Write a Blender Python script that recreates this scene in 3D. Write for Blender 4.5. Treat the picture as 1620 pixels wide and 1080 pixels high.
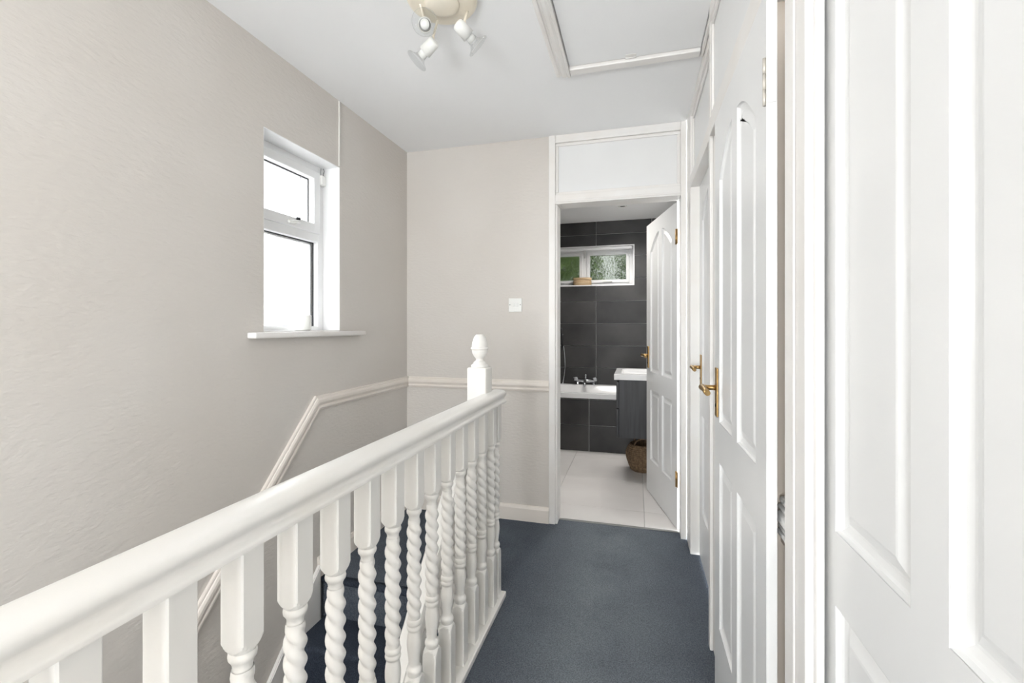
import bpy, bmesh, math, random
from mathutils import Vector, Matrix
from mathutils.geometry import tessellate_polygon
random.seed(7)
for o in list(bpy.data.objects): bpy.data.objects.remove(o)
SC = bpy.context.scene
COL = SC.collection
PI = math.pi

# ------------------------------------------------------------------ camera
cd = bpy.data.cameras.new('camera'); cam = bpy.data.objects.new('camera', cd); COL.objects.link(cam)
cd.sensor_width = 36; cd.lens = 16.0; cd.clip_start = 0.02
cd.shift_y = -23.5/1620
cam.location = (0, 0, 1.22); cam.rotation_euler = (PI/2, 0, math.radians(15.265))
SC.camera = cam

# ------------------------------------------------------------------ world, daylight portals, added fill lamp, exposure
W = bpy.data.worlds.new('overcast_sky'); SC.world = W; W.use_nodes = True
bg = W.node_tree.nodes['Background']; bg.inputs[0].default_value = (0.92, 0.96, 1.0, 1); bg.inputs[1].default_value = 7.5
def portal(name, loc, rot, sx, sy):
    l = bpy.data.lights.new(name, 'AREA'); l.shape = 'RECTANGLE'; l.size = sx; l.size_y = sy
    l.cycles.is_portal = True
    o = bpy.data.objects.new(name, l); COL.objects.link(o); o.location = loc; o.rotation_euler = rot
portal('window_light_portal_stairs', (-1.69, 1.81, 1.63), (0, -PI/2, 0), 0.86, 0.52)
portal('added_opening_portal_rear', (-0.80, -3.27, 1.55), (PI/2, 0, 0), .6, .9)
portal('added_opening_portal_right', (0.43, -1.75, 1.0), (0, PI/2, 0), 2.0, 0.9)
portal('window_light_portal_bathroom', (-0.63, 5.40, 1.90), (-PI/2, 0, 0), 1.2, 0.45)
def area(name, loc, rot, sx, sy, watts, col=(1, .985, .96)):
    l = bpy.data.lights.new(name, 'AREA'); l.shape = 'RECTANGLE'; l.size = sx; l.size_y = sy; l.energy = watts; l.color = col
    o = bpy.data.objects.new(name, l); COL.objects.link(o); o.location = loc; o.rotation_euler = rot
# added fill lamp behind the camera, tilted up to bounce off the ceiling
area('rear_ceiling_fill', (-.55, -3.0, 0.75), (PI/2+math.radians(58), 0, 0), 1.0, 1.0, 84, (.93, .97, 1))
SC.view_settings.view_transform = 'Standard'; SC.view_settings.look = 'None'
SC.view_settings.exposure = 0.84; SC.view_settings.gamma = 1.0; SC.view_settings.use_curve_mapping = False

# ------------------------------------------------------------------ materials
def srgb(r, g, b):
    f = lambda c: (c/12.92 if c <= .04045 else ((c+.055)/1.055)**2.4)
    return (f(r/255), f(g/255), f(b/255), 1)
def new_mat(name, col, rough=0.5, metal=0.0):
    m = bpy.data.materials.new(name); m.use_nodes = True
    b = m.node_tree.nodes['Principled BSDF']
    b.inputs['Base Color'].default_value = col; b.inputs['Roughness'].default_value = rough; b.inputs['Metallic'].default_value = metal
    return m
def nd(m, t, **kw):
    n = m.node_tree.nodes.new(t)
    for k, v in kw.items(): setattr(n, k, v)
    return n
def lk(m, a, b): m.node_tree.links.new(a, b)
def coord(m, scale=(1, 1, 1), kind='Object'):
    t = nd(m, 'ShaderNodeTexCoord'); mp = nd(m, 'ShaderNodeMapping'); mp.inputs['Scale'].default_value = scale
    lk(m, t.outputs[kind], mp.inputs[0]); return mp.outputs[0]
def noisy(name, ca, cb, rough=0.5, scale=6, detail=4, mscale=(1, 1, 1), bump=0.0, bscale=60, bms=(1, 1, 1), dist=0.002, lo=.35, hi=.65, metal=0, kind='Object'):
    m = new_mat(name, ca, rough, metal); b = m.node_tree.nodes['Principled BSDF']
    v = coord(m, mscale, kind); n = nd(m, 'ShaderNodeTexNoise'); n.inputs['Scale'].default_value = scale; n.inputs['Detail'].default_value = detail
    lk(m, v, n.inputs['Vector'])
    r = nd(m, 'ShaderNodeValToRGB'); r.color_ramp.elements[0].position = lo; r.color_ramp.elements[1].position = hi
    r.color_ramp.elements[0].color = ca; r.color_ramp.elements[1].color = cb
    lk(m, n.outputs[0], r.inputs[0]); lk(m, r.outputs[0], b.inputs['Base Color'])
    if bump:
        v2 = coord(m, bms, kind); n2 = nd(m, 'ShaderNodeTexNoise'); n2.inputs['Scale'].default_value = bscale; n2.inputs['Detail'].default_value = 3
        lk(m, v2, n2.inputs['Vector'])
        bp = nd(m, 'ShaderNodeBump'); bp.inputs['Strength'].default_value = bump; bp.inputs['Distance'].default_value = dist
        lk(m, n2.outputs[0], bp.inputs['Height']); lk(m, bp.outputs[0], b.inputs['Normal'])
    return m
M = {}
# embossed wallpaper painted warm beige: wispy horizontal relief
M['wall'] = noisy('beige_painted_wallpaper', srgb(214, 208, 201), srgb(218, 213, 207), 0.72, 1.5, 2, bump=0.38, bscale=36, bms=(1, 1, 2.3), dist=0.006)
M['ceiling'] = new_mat('white_ceiling_paint', srgb(249, 249, 249), 0.8)
M['gloss'] = noisy('white_gloss_paint', srgb(232, 232, 231), srgb(236, 236, 235), 0.32, 3, 2)
M['gloss_warm'] = noisy('white_trim_paint', srgb(236, 232, 227), srgb(240, 238, 235), 0.36, 5, 3)
M['rail'] = noisy('white_balustrade_paint', srgb(240, 237, 231), srgb(243, 241, 237), 0.3, 4, 2)
M['dado'] = noisy('off_white_dado_paint', srgb(233, 225, 216), srgb(237, 230, 222), 0.38, 5, 2)
M['tan'] = new_mat('tan_cupboard_paint', srgb(226, 214, 200), 0.7)
M['black'] = new_mat('black_rubber', srgb(30, 30, 33), 0.5)
M['upvc'] = new_mat('white_upvc', srgb(240, 240, 240), 0.3)
M['brass'] = noisy('aged_brass', srgb(172, 138, 88), srgb(196, 164, 112), 0.32, 30, 2, metal=1)
M['steel'] = new_mat('painted_over_steel_hinge', srgb(206, 200, 190), 0.45, .4)
M['chrome'] = new_mat('chrome', srgb(200, 202, 205), 0.12, 1)
M['alu'] = new_mat('aluminium_strip', srgb(190, 190, 188), 0.35, 1)
M['cream'] = noisy('cream_enamel', srgb(244, 234, 215), srgb(246, 238, 222), 0.35, 5, 2)
M['whiteplastic'] = new_mat('white_plastic', srgb(240, 240, 236), 0.35)
M['grout'] = new_mat('pale_grout', srgb(196, 196, 194), 0.8)
M['sanitary'] = new_mat('white_acrylic', srgb(240, 240, 240), 0.12)
M['vanity'] = noisy('charcoal_wood_grain', srgb(38, 39, 41), srgb(54, 54, 57), 0.45, 9, 4, mscale=(6, 6, .35))
M['towel'] = noisy('white_towelling', srgb(240, 239, 237), srgb(232, 231, 229), 0.95, 40, 2, bump=.6, bscale=260, dist=.002)
M['candle'] = new_mat('white_ceramic', srgb(242, 242, 238), 0.25)
M['bamboo'] = noisy('pale_wood', srgb(196, 172, 136), srgb(168, 140, 104), 0.55, 8, 3, mscale=(1, 1, 6))
M['wicker'] = noisy('dark_seagrass', srgb(128, 104, 78), srgb(84, 66, 48), 0.8, 60, 3, mscale=(1, 1, .6), bump=.8, bscale=180, dist=.004)
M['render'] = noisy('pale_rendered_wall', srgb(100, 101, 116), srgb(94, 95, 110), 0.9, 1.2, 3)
M['ground'] = new_mat('pale_paving', srgb(196, 194, 190), 0.9)
M['bark'] = new_mat('brown_bark', srgb(92, 76, 60), 0.9)
M['leaf'] = noisy('green_leaf', srgb(122, 150, 84), srgb(168, 188, 130), 0.5, 3, 2)
M['emboss'] = new_mat('grey_print', srgb(150, 150, 148), 0.6)

# carpet: short twisted blue-grey pile; the landing is paler along a central strip, the stairs darker overall
def carpet(name, ca, cb, mid_tint=None):
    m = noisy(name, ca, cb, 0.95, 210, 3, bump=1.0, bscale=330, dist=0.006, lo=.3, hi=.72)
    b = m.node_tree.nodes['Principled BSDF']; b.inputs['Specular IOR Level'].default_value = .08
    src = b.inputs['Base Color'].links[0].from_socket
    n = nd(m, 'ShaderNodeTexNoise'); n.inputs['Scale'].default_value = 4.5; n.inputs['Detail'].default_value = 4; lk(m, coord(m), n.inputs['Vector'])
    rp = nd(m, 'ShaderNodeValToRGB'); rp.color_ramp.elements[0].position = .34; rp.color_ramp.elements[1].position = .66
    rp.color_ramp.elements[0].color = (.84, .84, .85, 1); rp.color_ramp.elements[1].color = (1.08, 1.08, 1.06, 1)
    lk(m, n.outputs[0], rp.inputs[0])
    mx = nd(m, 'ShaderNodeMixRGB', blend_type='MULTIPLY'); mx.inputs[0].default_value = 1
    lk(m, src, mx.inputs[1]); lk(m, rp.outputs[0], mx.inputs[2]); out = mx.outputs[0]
    if mid_tint:
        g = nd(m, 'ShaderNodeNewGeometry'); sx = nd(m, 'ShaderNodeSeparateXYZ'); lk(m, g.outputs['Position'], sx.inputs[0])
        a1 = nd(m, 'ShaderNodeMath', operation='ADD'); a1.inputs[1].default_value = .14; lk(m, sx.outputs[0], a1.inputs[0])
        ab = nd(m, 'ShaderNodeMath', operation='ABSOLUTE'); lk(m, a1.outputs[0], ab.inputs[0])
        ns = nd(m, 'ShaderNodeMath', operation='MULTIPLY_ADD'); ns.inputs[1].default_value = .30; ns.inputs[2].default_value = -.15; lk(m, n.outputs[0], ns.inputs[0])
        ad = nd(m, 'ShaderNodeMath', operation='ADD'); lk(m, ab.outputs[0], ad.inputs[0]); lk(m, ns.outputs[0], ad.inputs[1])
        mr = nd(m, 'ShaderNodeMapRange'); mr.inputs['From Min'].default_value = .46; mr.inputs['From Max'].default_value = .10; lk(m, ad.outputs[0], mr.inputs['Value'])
        m2 = nd(m, 'ShaderNodeMixRGB', blend_type='MULTIPLY'); m2.inputs[2].default_value = mid_tint
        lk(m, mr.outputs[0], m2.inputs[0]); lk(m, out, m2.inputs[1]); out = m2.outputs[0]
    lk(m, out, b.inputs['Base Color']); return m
M['carpet'] = carpet('blue_grey_carpet', srgb(80, 87, 97), srgb(114, 121, 131), (1.75, 1.70, 1.58, 1))
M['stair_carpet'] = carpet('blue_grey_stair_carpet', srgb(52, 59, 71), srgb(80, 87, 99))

def tile_mat(name, ca, cb, rough, sc):
    m = noisy(name, ca, cb, rough, sc, 6, lo=.3, hi=.75, kind='Object')
    t = m.node_tree.nodes
    # every tile has its own origin, so shift the cloudy pattern by the tile's own random number
    oi = nd(m, 'ShaderNodeObjectInfo'); mapn = [x for x in t if x.type == 'MAPPING'][0]
    ml = nd(m, 'ShaderNodeMath', operation='MULTIPLY'); ml.inputs[1].default_value = 37
    cx = nd(m, 'ShaderNodeCombineXYZ'); lk(m, oi.outputs['Random'], ml.inputs[0])
    for i in range(3): lk(m, ml.outputs[0], cx.inputs[i])
    lk(m, cx.outputs[0], mapn.inputs['Location'])
    return m
M['dtile'] = tile_mat('charcoal_stone_tile', srgb(36, 36, 37), srgb(70, 69, 68), 0.5, 3.2)
M['ltile'] = tile_mat('pale_grey_floor_tile', srgb(226, 222, 219), srgb(238, 235, 232), 0.35, 2.5)

def glass_mat(name, tint=(1, 1, 1, 1), refl=.10):
    m = bpy.data.materials.new(name); m.use_nodes = True; t = m.node_tree; t.nodes.clear()
    o = nd(m, 'ShaderNodeOutputMaterial'); tr = nd(m, 'ShaderNodeBsdfTransparent'); tr.inputs[0].default_value = tint
    g = nd(m, 'ShaderNodeBsdfGlossy'); g.inputs['Roughness'].default_value = .02
    mix = nd(m, 'ShaderNodeMixShader')
    fr = nd(m, 'ShaderNodeFresnel'); fr.inputs[0].default_value = 1.35
    mul = nd(m, 'ShaderNodeMath', operation='MULTIPLY'); mul.inputs[1].default_value = refl*8; mul.use_clamp = True
    lk(m, fr.outputs[0], mul.inputs[0]); lk(m, mul.outputs[0], mix.inputs[0])
    lk(m, tr.outputs[0], mix.inputs[1]); lk(m, g.outputs[0], mix.inputs[2]); lk(m, mix.outputs[0], o.inputs[0])
    return m
M['glass'] = glass_mat('clear_window_glass')
M['bulbglass'] = glass_mat('clear_lamp_glass', (.96, .965, .965, 1), .045)
def frosted():
    m = bpy.data.materials.new('obscured_patterned_glass'); m.use_nodes = True; t = m.node_tree; t.nodes.clear()
    o = nd(m, 'ShaderNodeOutputMaterial'); rf = nd(m, 'ShaderNodeBsdfRefraction'); rf.inputs[0].default_value = (.23, .235, .22, 1); rf.inputs['IOR'].default_value = 1.12; rf.inputs['Roughness'].default_value = .12
    v = nd(m, 'ShaderNodeTexVoronoi'); v.inputs['Scale'].default_value = 30; lk(m, coord(m), v.inputs['Vector'])
    bp = nd(m, 'ShaderNodeBump'); bp.inputs['Strength'].default_value = 1; bp.inputs['Distance'].default_value = .03
    lk(m, v.outputs[0], bp.inputs['Height']); lk(m, bp.outputs[0], rf.inputs['Normal'])
    tr = nd(m, 'ShaderNodeBsdfTransparent'); tr.inputs[0].default_value = (.23, .235, .22, 1); mix = nd(m, 'ShaderNodeMixShader'); mix.inputs[0].default_value = .8
    lk(m, tr.outputs[0], mix.inputs[1]); lk(m, rf.outputs[0], mix.inputs[2]); lk(m, mix.outputs[0], o.inputs[0])
    return m
M['frosted'] = frosted()

# ------------------------------------------------------------------ object helpers
def tag(o, label=None, cat=None, group=None, kind=None):
    if label: o['label'] = label
    if cat: o['category'] = cat
    if group: o['group'] = group
    if kind: o['kind'] = kind
    return o
def link(o, parent=None):
    COL.objects.link(o)
    if parent is not None: o.parent = parent
    return o
PIV = {}          # world location of every parent that sits unrotated
def empty(name, loc, rz=0.0):
    o = bpy.data.objects.new(name, None); o.location = loc; o.rotation_euler = (0, 0, rz); o.empty_display_size = .1
    COL.objects.link(o); PIV[o] = Vector(loc); return o
def obj(name, bm, mat, parent=None, origin=None, local=False):
    """bm is in world coordinates (or, local=True, in the parent's frame); the origin goes to the base centre"""
    if origin is None:
        xs = [v.co for v in bm.verts]
        mn = Vector([min(c[i] for c in xs) for i in range(3)]); mx_ = Vector([max(c[i] for c in xs) for i in range(3)])
        origin = Vector(((mn.x+mx_.x)/2, (mn.y+mx_.y)/2, mn.z))
    origin = Vector(origin)
    bmesh.ops.translate(bm, verts=bm.verts, vec=-origin)
    me = bpy.data.meshes.new(name); bm.to_mesh(me); bm.free()
    if mat is not None: me.materials.append(M[mat])
    o = bpy.data.objects.new(name, me); PIV[o] = origin
    link(o, parent)
    if parent is not None and not local: o.location = origin - PIV[parent]
    else: o.location = origin
    return o
def rects_split(r, hole):
    """axis rect (a0,a1,b0,b1) minus hole"""
    a0, a1, b0, b1 = r; h0, h1, k0, k1 = hole
    if a1 <= h0 or a0 >= h1 or b1 <= k0 or b0 >= k1: return [r]
    out = []
    if b0 < k0: out.append((a0, a1, b0, k0))
    if b1 > k1: out.append((a0, a1, k1, b1))
    c0, c1 = max(b0, k0), min(b1, k1)
    if a0 < h0: out.append((a0, h0, c0, c1))
    if a1 > h1: out.append((h1, a1, c0, c1))
    return out
def bx(bm, x0, x1, y0, y1, z0, z1, bev=0.0, seg=1):
    r = bmesh.ops.create_cube(bm, size=1, matrix=Matrix.Translation(((x0+x1)/2, (y0+y1)/2, (z0+z1)/2)) @ Matrix.Diagonal((abs(x1-x0), abs(y1-y0), abs(z1-z0), 1)))
    if bev > 0:
        es = list({e for v in r['verts'] for e in v.link_edges})
        bmesh.ops.bevel(bm, geom=es, offset=bev, segments=seg, affect='EDGES', profile=.5)
    return r['verts']
def box(name, x0, x1, y0, y1, z0, z1, mat, parent=None, bev=0.0, seg=1, local=False):
    bm = bmesh.new(); bx(bm, x0, x1, y0, y1, z0, z1, bev, seg); return obj(name, bm, mat, parent, local=local)
def smooth(o, ang=None):
    for p in o.data.polygons: p.use_smooth = True
    if ang is not None:
        try: o.data.set_sharp_from_angle(angle=math.radians(ang))
        except Exception: pass
    return o
def lathe(bm, prof, c=(0, 0, 0), seg=24, mtx=None, cap=True, smooth_=True):
    rings = []
    for (r, z) in prof:
        rings.append([bm.verts.new(Vector((r*math.cos(2*PI*i/seg), r*math.sin(2*PI*i/seg), z))) for i in range(seg)])
    fs = []
    for a, b_ in zip(rings, rings[1:]):
        for i in range(seg):
            j = (i+1) % seg
            fs.append(bm.faces.new((a[i], a[j], b_[j], b_[i])))
    if cap:
        fs.append(bm.faces.new(list(reversed(rings[0])))); fs.append(bm.faces.new(rings[-1]))
    for f in fs: f.smooth = smooth_
    vs = [v for r in rings for v in r]
    bmesh.ops.transform(bm, matrix=Matrix.Translation(c) @ (mtx if mtx is not None else Matrix.Identity(4)), verts=vs)
    return vs
def tube(bm, pts, r, seg=10):
    pts = [Vector(p) for p in pts]; rings = []; up = Vector((0.13, 0.2, 1)).normalized()
    for i, p in enumerate(pts):
        d = (pts[min(i+1, len(pts)-1)] - pts[max(i-1, 0)]).normalized()
        a = d.cross(up)
        if a.length < 1e-3: a = d.cross(Vector((1, 0, 0)))
        a.normalize(); b_ = d.cross(a).normalized()
        rr = r[i] if isinstance(r, (list, tuple)) else r
        rings.append([bm.verts.new(p + a*rr*math.cos(2*PI*k/seg) + b_*rr*math.sin(2*PI*k/seg)) for k in range(seg)])
    for a, b_ in zip(rings, rings[1:]):
        for k in range(seg):
            f = bm.faces.new((a[k], a[(k+1) % seg], b_[(k+1) % seg], b_[k])); f.smooth = True
    bm.faces.new(list(reversed(rings[0]))); bm.faces.new(rings[-1])
def prism(bm, poly, axis, a0, a1, smooth_=False):
    """extrude a 2D polygon along an axis; poly coordinates are the other two axes in order"""
    def P(u, v, a): return {'x': (a, u, v), 'y': (u, a, v), 'z': (u, v, a)}[axis]
    A = [bm.verts.new(P(u, v, a0)) for u, v in poly]; B = [bm.verts.new(P(u, v, a1)) for u, v in poly]
    n = len(poly); fs = [bm.faces.new(A), bm.faces.new(list(reversed(B)))]
    for i in range(n):
        f = bm.faces.new((A[i], B[i], B[(i+1) % n], A[(i+1) % n])); f.smooth = smooth_; fs.append(f)
    bmesh.ops.recalc_face_normals(bm, faces=fs)
    return A + B
def aim(d):
    return Vector((0, 0, 1)).rotation_difference(Vector(d).normalized()).to_matrix().to_4x4()
def struct(o, label, cat): return tag(o, label, cat, kind='structure')

# ------------------------------------------------------------------ dimensions (metres)
XL, XR = -1.50, 0.28           # landing: left wall face, right door frames' face
YF, YB = 2.79, -3.20           # far wall face, back wall face
ZC = 2.40                      # ceiling
WY0, WY1, WZ0, WZ1 = 1.559, 2.065, 1.198, 2.055    # stair window opening
NY, RISE, GO = 1.92, 0.20, 0.19                    # landing nosing, riser, going
XS0, XS1 = -1.478, -0.706                           # stair flight
BY0, BY1 = 2.90, 5.19                              # bathroom
BXL, BXR = -1.30, 0.34

# ------------------------------------------------------------------ shell
def wall_with_holes(name, axis, f0, f1, a0, a1, b0, b1, holes, mat, label, parent=None):
    rs = [(a0, a1, b0, b1)]
    for h in holes: rs = [q for r in rs for q in rects_split(r, h)]
    bm = bmesh.new()
    for (p0, p1, q0, q1) in rs:
        if axis == 'x': bx(bm, f0, f1, p0, p1, q0, q1)
        else: bx(bm, p0, p1, f0, f1, q0, q1)
    bmesh.ops.remove_doubles(bm, verts=bm.verts, dist=1e-5)
    return struct(obj(name, bm, mat, parent), label, 'wall')
wall_with_holes('wall_left', 'x', XL-.24, XL, YB-.1, YF+.1, -2.6, ZC+.1, [(WY0, WY1, WZ0, WZ1)], 'wall', 'beige textured wall of the stairwell with a small window in it')
box_far = wall_with_holes('wall_far', 'y', YF, BY0, XL, -.522, -2.6, ZC+.1, [], 'wall', 'beige end wall beside the bathroom doorway, with the light switch')
wall_with_holes('wall_back', 'y', YB-.12, YB, XL-.24, 1.1, -2.6, ZC+.1, [(-1.1, -.5, 1.1, 2.0)], 'wall', 'beige wall at the back of the landing with an added opening for light')  # the unseen opening is added as a light source behind the camera
wall_with_holes('wall_right', 'x', XR+.02, XR+.14, YB, .13, -.3, ZC+.1, [(-2.2, -1.3, 0, 2.0)], 'wall', 'beige wall after the last white door, with an added opening to the sky')  # out-of-view gap added so sky light enters from the right
# landing floor (L-shaped, carpeted) with a rounded nosing over the top riser
bm = bmesh.new()
bx(bm, -.60, .33, YB, 2.855, -.22, 0)
bx(bm, XL, -.60, NY, YF, -.22, 0)
bx(bm, XL, -.60, YB, -.64, -.22, 0)
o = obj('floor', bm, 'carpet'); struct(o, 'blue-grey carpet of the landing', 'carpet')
bm = bmesh.new()
nz = [(NY+.01, 0.0)] + [(NY-.008-.016*math.sin(t), -.016+.016*math.cos(t)) for t in [i*PI/8 for i in range(0, 9)]] + [(NY+.01, -.032)]
prism(bm, nz, 'x', XL+.02, XS1, True)
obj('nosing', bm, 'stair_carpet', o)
o = box('ceiling', XL-.1, XR+.14, YB, BY0, ZC, ZC+.1, 'ceiling'); struct(o, 'plain white ceiling over the landing', 'ceiling')
# lower hall
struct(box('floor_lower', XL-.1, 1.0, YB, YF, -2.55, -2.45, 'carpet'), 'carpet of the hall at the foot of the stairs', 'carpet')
struct(box('wall_stairwell', -.64, -.60, YB, NY+.06, -2.45, -.001, 'wall'), 'plain wall under the landing edge on the open side of the stairs', 'wall')
struct(box('wall_understair', XL, -.60, NY+.06, NY+.12, -2.45, -.22, 'wall'), 'plain wall closing the space under the upper landing', 'wall')

# ------------------------------------------------------------------ staircase
st = empty('staircase', (-1.09, 1.0, -2.45)); tag(st, 'steep straight staircase with dark blue-grey carpet going down beside the beige wall', 'staircase')
for k in range(1, 13):
    z = -RISE*k; y1 = NY - GO*(k-1) + .02; y0 = NY - GO*k
    bm = bmesh.new()
    poly = [(y1, z)] + [(y0-.008-.016*math.sin(t), z-.016+.016*math.cos(t)) for t in [i*PI/7 for i in range(0, 8)]] + [(y0+.004, z-.034), (y0+.004, z-RISE), (y1, z-RISE)]
    prism(bm, poly, 'x', XS0+.0005, XS1-.0005)
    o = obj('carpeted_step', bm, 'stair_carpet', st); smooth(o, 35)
# top riser
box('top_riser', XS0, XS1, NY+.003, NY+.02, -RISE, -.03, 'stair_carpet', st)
def sloped_board(name, x0, x1, ya, yb, off_top, off_bot, mat, slope=RISE/GO, bev=.004, parent=None):
    zz = lambda y: slope*(y-NY)
    poly = [(ya, zz(ya)+off_top), (yb, zz(yb)+off_top), (yb, zz(yb)+off_bot), (ya, zz(ya)+off_bot)]
    bm = bmesh.new(); prism(bm, poly, 'x', x0, x1)
    if bev: bmesh.ops.bevel(bm, geom=list(bm.edges), offset=bev, segments=2, affect='EDGES')
    return obj(name, bm, mat, parent)
sloped_board('wall_string', XL+.001, XS0, -.35, NY-.03, .095, -.30, 'gloss_warm', parent=st)
sloped_board('outer_string', XS1, XS1+.045, -.35, 1.838, -.014, -.30, 'gloss_warm', parent=st)

# ------------------------------------------------------------------ balustrades
def square_block(bm, s, z0, z1, ch):
    h = s/2
    poly = []
    for (sx, sy) in ((1, 1), (-1, 1), (-1, -1), (1, -1)):
        a, b_ = (sx*h, sy*(h-ch)), (sx*(h-ch), sy*h)
        poly += [a, b_] if sx*sy > 0 else [b_, a]
    prism(bm, poly, 'z', z0, z1)
def baluster_mesh():
    bm = bmesh.new()
    square_block(bm, .0445, 0.012, .205, .0025)
    square_block(bm, .0445, .712, .868, .0025)
    # the sawn square runs out into the turning in a curved shoulder
    def shoulder(z0, z1):
        seg = 32; R0 = .0222; R1 = .0185; N = 5; rings = []
        for i in range(N+1):
            t = i/N; ring = []
            for k in range(seg):
                a = 2*PI*k/seg; sq = min(R0/max(abs(math.cos(a)), 1e-6), R0/max(abs(math.sin(a)), 1e-6)); sq = min(sq, .0300)
                rmax = .0300 + (R1-.0300)*(1-math.cos(t*PI/2))**.9
                r = min(sq, rmax) if t < 1 else R1
                ring.append(bm.verts.new((r*math.cos(a), r*math.sin(a), z0+(z1-z0)*t)))
            rings.append(ring)
        for a_, b_ in zip(rings, rings[1:]):
            for k in range(seg):
                q = (a_[k], a_[(k+1) % seg], b_[(k+1) % seg], b_[k])
                bm.faces.new(q if z1 > z0 else tuple(reversed(q))).smooth = False
    shoulder(.205, .226); shoulder(.712, .694)
    prof = [(.0185, .222), (.0195, .229), (.0215, .235), (.0218, .240), (.020, .246), (.0165, .249), (.0150, .256), (.0160, .270), (.0185, .288),
            (.0205, .306), (.0205, .320), (.0188, .335), (.0165, .347), (.0158, .351), (.0195, .354), (.0208, .359), (.0195, .364), (.0172, .366),
            (.0200, .369), (.0210, .374), (.0198, .380), (.0170, .385)]
    lathe(bm, prof, seg=28)
    # barley twist
    seg = 28; z0, z1 = .383, .664; n = 112; rings = []
    for i in range(n+1):
        t = i/n; z = z0+(z1-z0)*t
        amp = min(1, t/.06, (1-t)/.10); ring = []
        for k in range(seg):
            a = 2*PI*k/seg
            ph = a + PI*z/.0352; ee = .0001 + .0056*amp; RR = .0172 - .0020*amp      # two rods wound round each other
            r = ee*abs(math.cos(ph)) + math.sqrt(RR*RR - (ee*math.sin(ph))**2) - .0012*(1-min(1, (1-t)/.1))
            ring.append(bm.verts.new((r*math.cos(a), r*math.sin(a), z)))
        rings.append(ring)
    for a_, b_ in zip(rings, rings[1:]):
        for k in range(seg): bm.faces.new((a_[k], a_[(k+1) % seg], b_[(k+1) % seg], b_[k])).smooth = True
    prof2 = [(.0160, .660), (.0148, .667), (.0152, .673), (.0172, .677), (.0180, .679), (.0205, .682), (.0213, .687), (.0203, .692), (.0180, .695), (.0180, .70)]
    lathe(bm, prof2, seg=28)
    me = bpy.data.meshes.new('baluster'); bm.to_mesh(me); bm.free(); me.materials.append(M['rail']); return me
BAL = baluster_mesh()
XBAL = -.6072
bal = empty('landing_balustrade', (XBAL, 1.1, 0)); tag(bal, 'white painted landing balustrade with barley-twist spindles and acorn newel post', 'balustrade')
def put_baluster(parent, x, y, z):
    o = bpy.data.objects.new('baluster', BAL); o.location = Vector((x, y, z)) - PIV[parent]; link(o, parent)
for k in range(-8, 14): put_baluster(bal, XBAL, 0.3558 + .1165*k, .012)
put_baluster(bal, XBAL, 1.9375, .012)
# handrail: flat rounded top, cove, ogee foot
hr = [(0, .9345), (.014, .934), (.025, .932), (.033, .928), (.0375, .922), (.0385, .916), (.0365, .910), (.0325, .905), (.0295, .900), (.0290, .896), (.0305, .892), (.0345, .889), (.0385, .887), (.0395, .884), (.0392, .8785), (.036, .878)]
hp = hr + [(-x, z) for x, z in reversed(hr[1:])]
bm = bmesh.new(); prism(bm, [(XBAL+u, v) for u, v in hp], 'y', -.62, 1.985, True)
o = obj('handrail', bm, 'rail', bal); smooth(o, 50)
bm = bmesh.new(); bx(bm, XBAL-.040, XBAL+.040, -.62, 1.982, .0, .024, .004, 2)
obj('base_rail', bm, 'rail', bal)
bm = bmesh.new(); bx(bm, XBAL-.036, XBAL-.016, -.62, 1.85, -.24, -.0005, .002)
obj('apron_board', bm, 'rail', bal)
# newel post with acorn finial
NX, NYW = -.661, 1.884
bm = bmesh.new(); bx(bm, NX-.0435, NX+.0435, NYW-.0435, NYW+.0435, -.55, 1.043, .006, 3)
nw = obj('newel_post', bm, 'rail', bal); smooth(nw, 40)
bm = bmesh.new()
pf = [(.030, 1.040), (.036, 1.043), (.038, 1.048), (.0365, 1.053), (.029, 1.058), (.0265, 1.061), (.027, 1.064), (.021, 1.068), (.0155, 1.073), (.015, 1.077), (.018, 1.083),
      (.026, 1.092), (.0315, 1.103), (.0335, 1.113), (.0338, 1.119), (.0375, 1.122), (.0395, 1.1255), (.0375, 1.129), (.0345, 1.131), (.034, 1.138), (.0325, 1.150),
      (.0285, 1.165), (.0225, 1.177), (.0165, 1.184), (.0145, 1.186), (.004, 1.1865)]
lathe(bm, pf, (NX, NYW, 0), 36)
o = obj('acorn_finial', bm, 'rail', nw); tag(o, 'turned acorn finial')
# the flight's own handrail and spindles, going down from the newel
sb = bal
SL = RISE/GO
zt = lambda y: .872 + SL*(y-1.84)
bm = bmesh.new()
u = [(-.031, -.012), (-.024, 0), (.024, 0), (.031, -.012), (.024, -.03), (.028, -.042), (.02, -.06), (-.02, -.06), (-.028, -.042), (-.024, -.03)]
A = []
for y in (-.30, 1.838):
    A.append([bm.verts.new((-.6775+p, y, zt(y)+q*1.45)) for p, q in u])
n_ = len(u); bm.faces.new(A[0]); bm.faces.new(list(reversed(A[1])))
for i in range(n_): bm.faces.new((A[0][i], A[1][i], A[1][(i+1) % n_], A[0][(i+1) % n_]))
bmesh.ops.recalc_face_normals(bm, faces=bm.faces)
o = obj('stair_handrail', bm, 'rail', sb); smooth(o, 35); tag(o, 'sloping handrail going down with the stairs')
for k in range(12):
    y = 1.745 - .105*k; put_baluster(sb, -.6775, y, zt(y) - .10 - .855)

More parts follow.
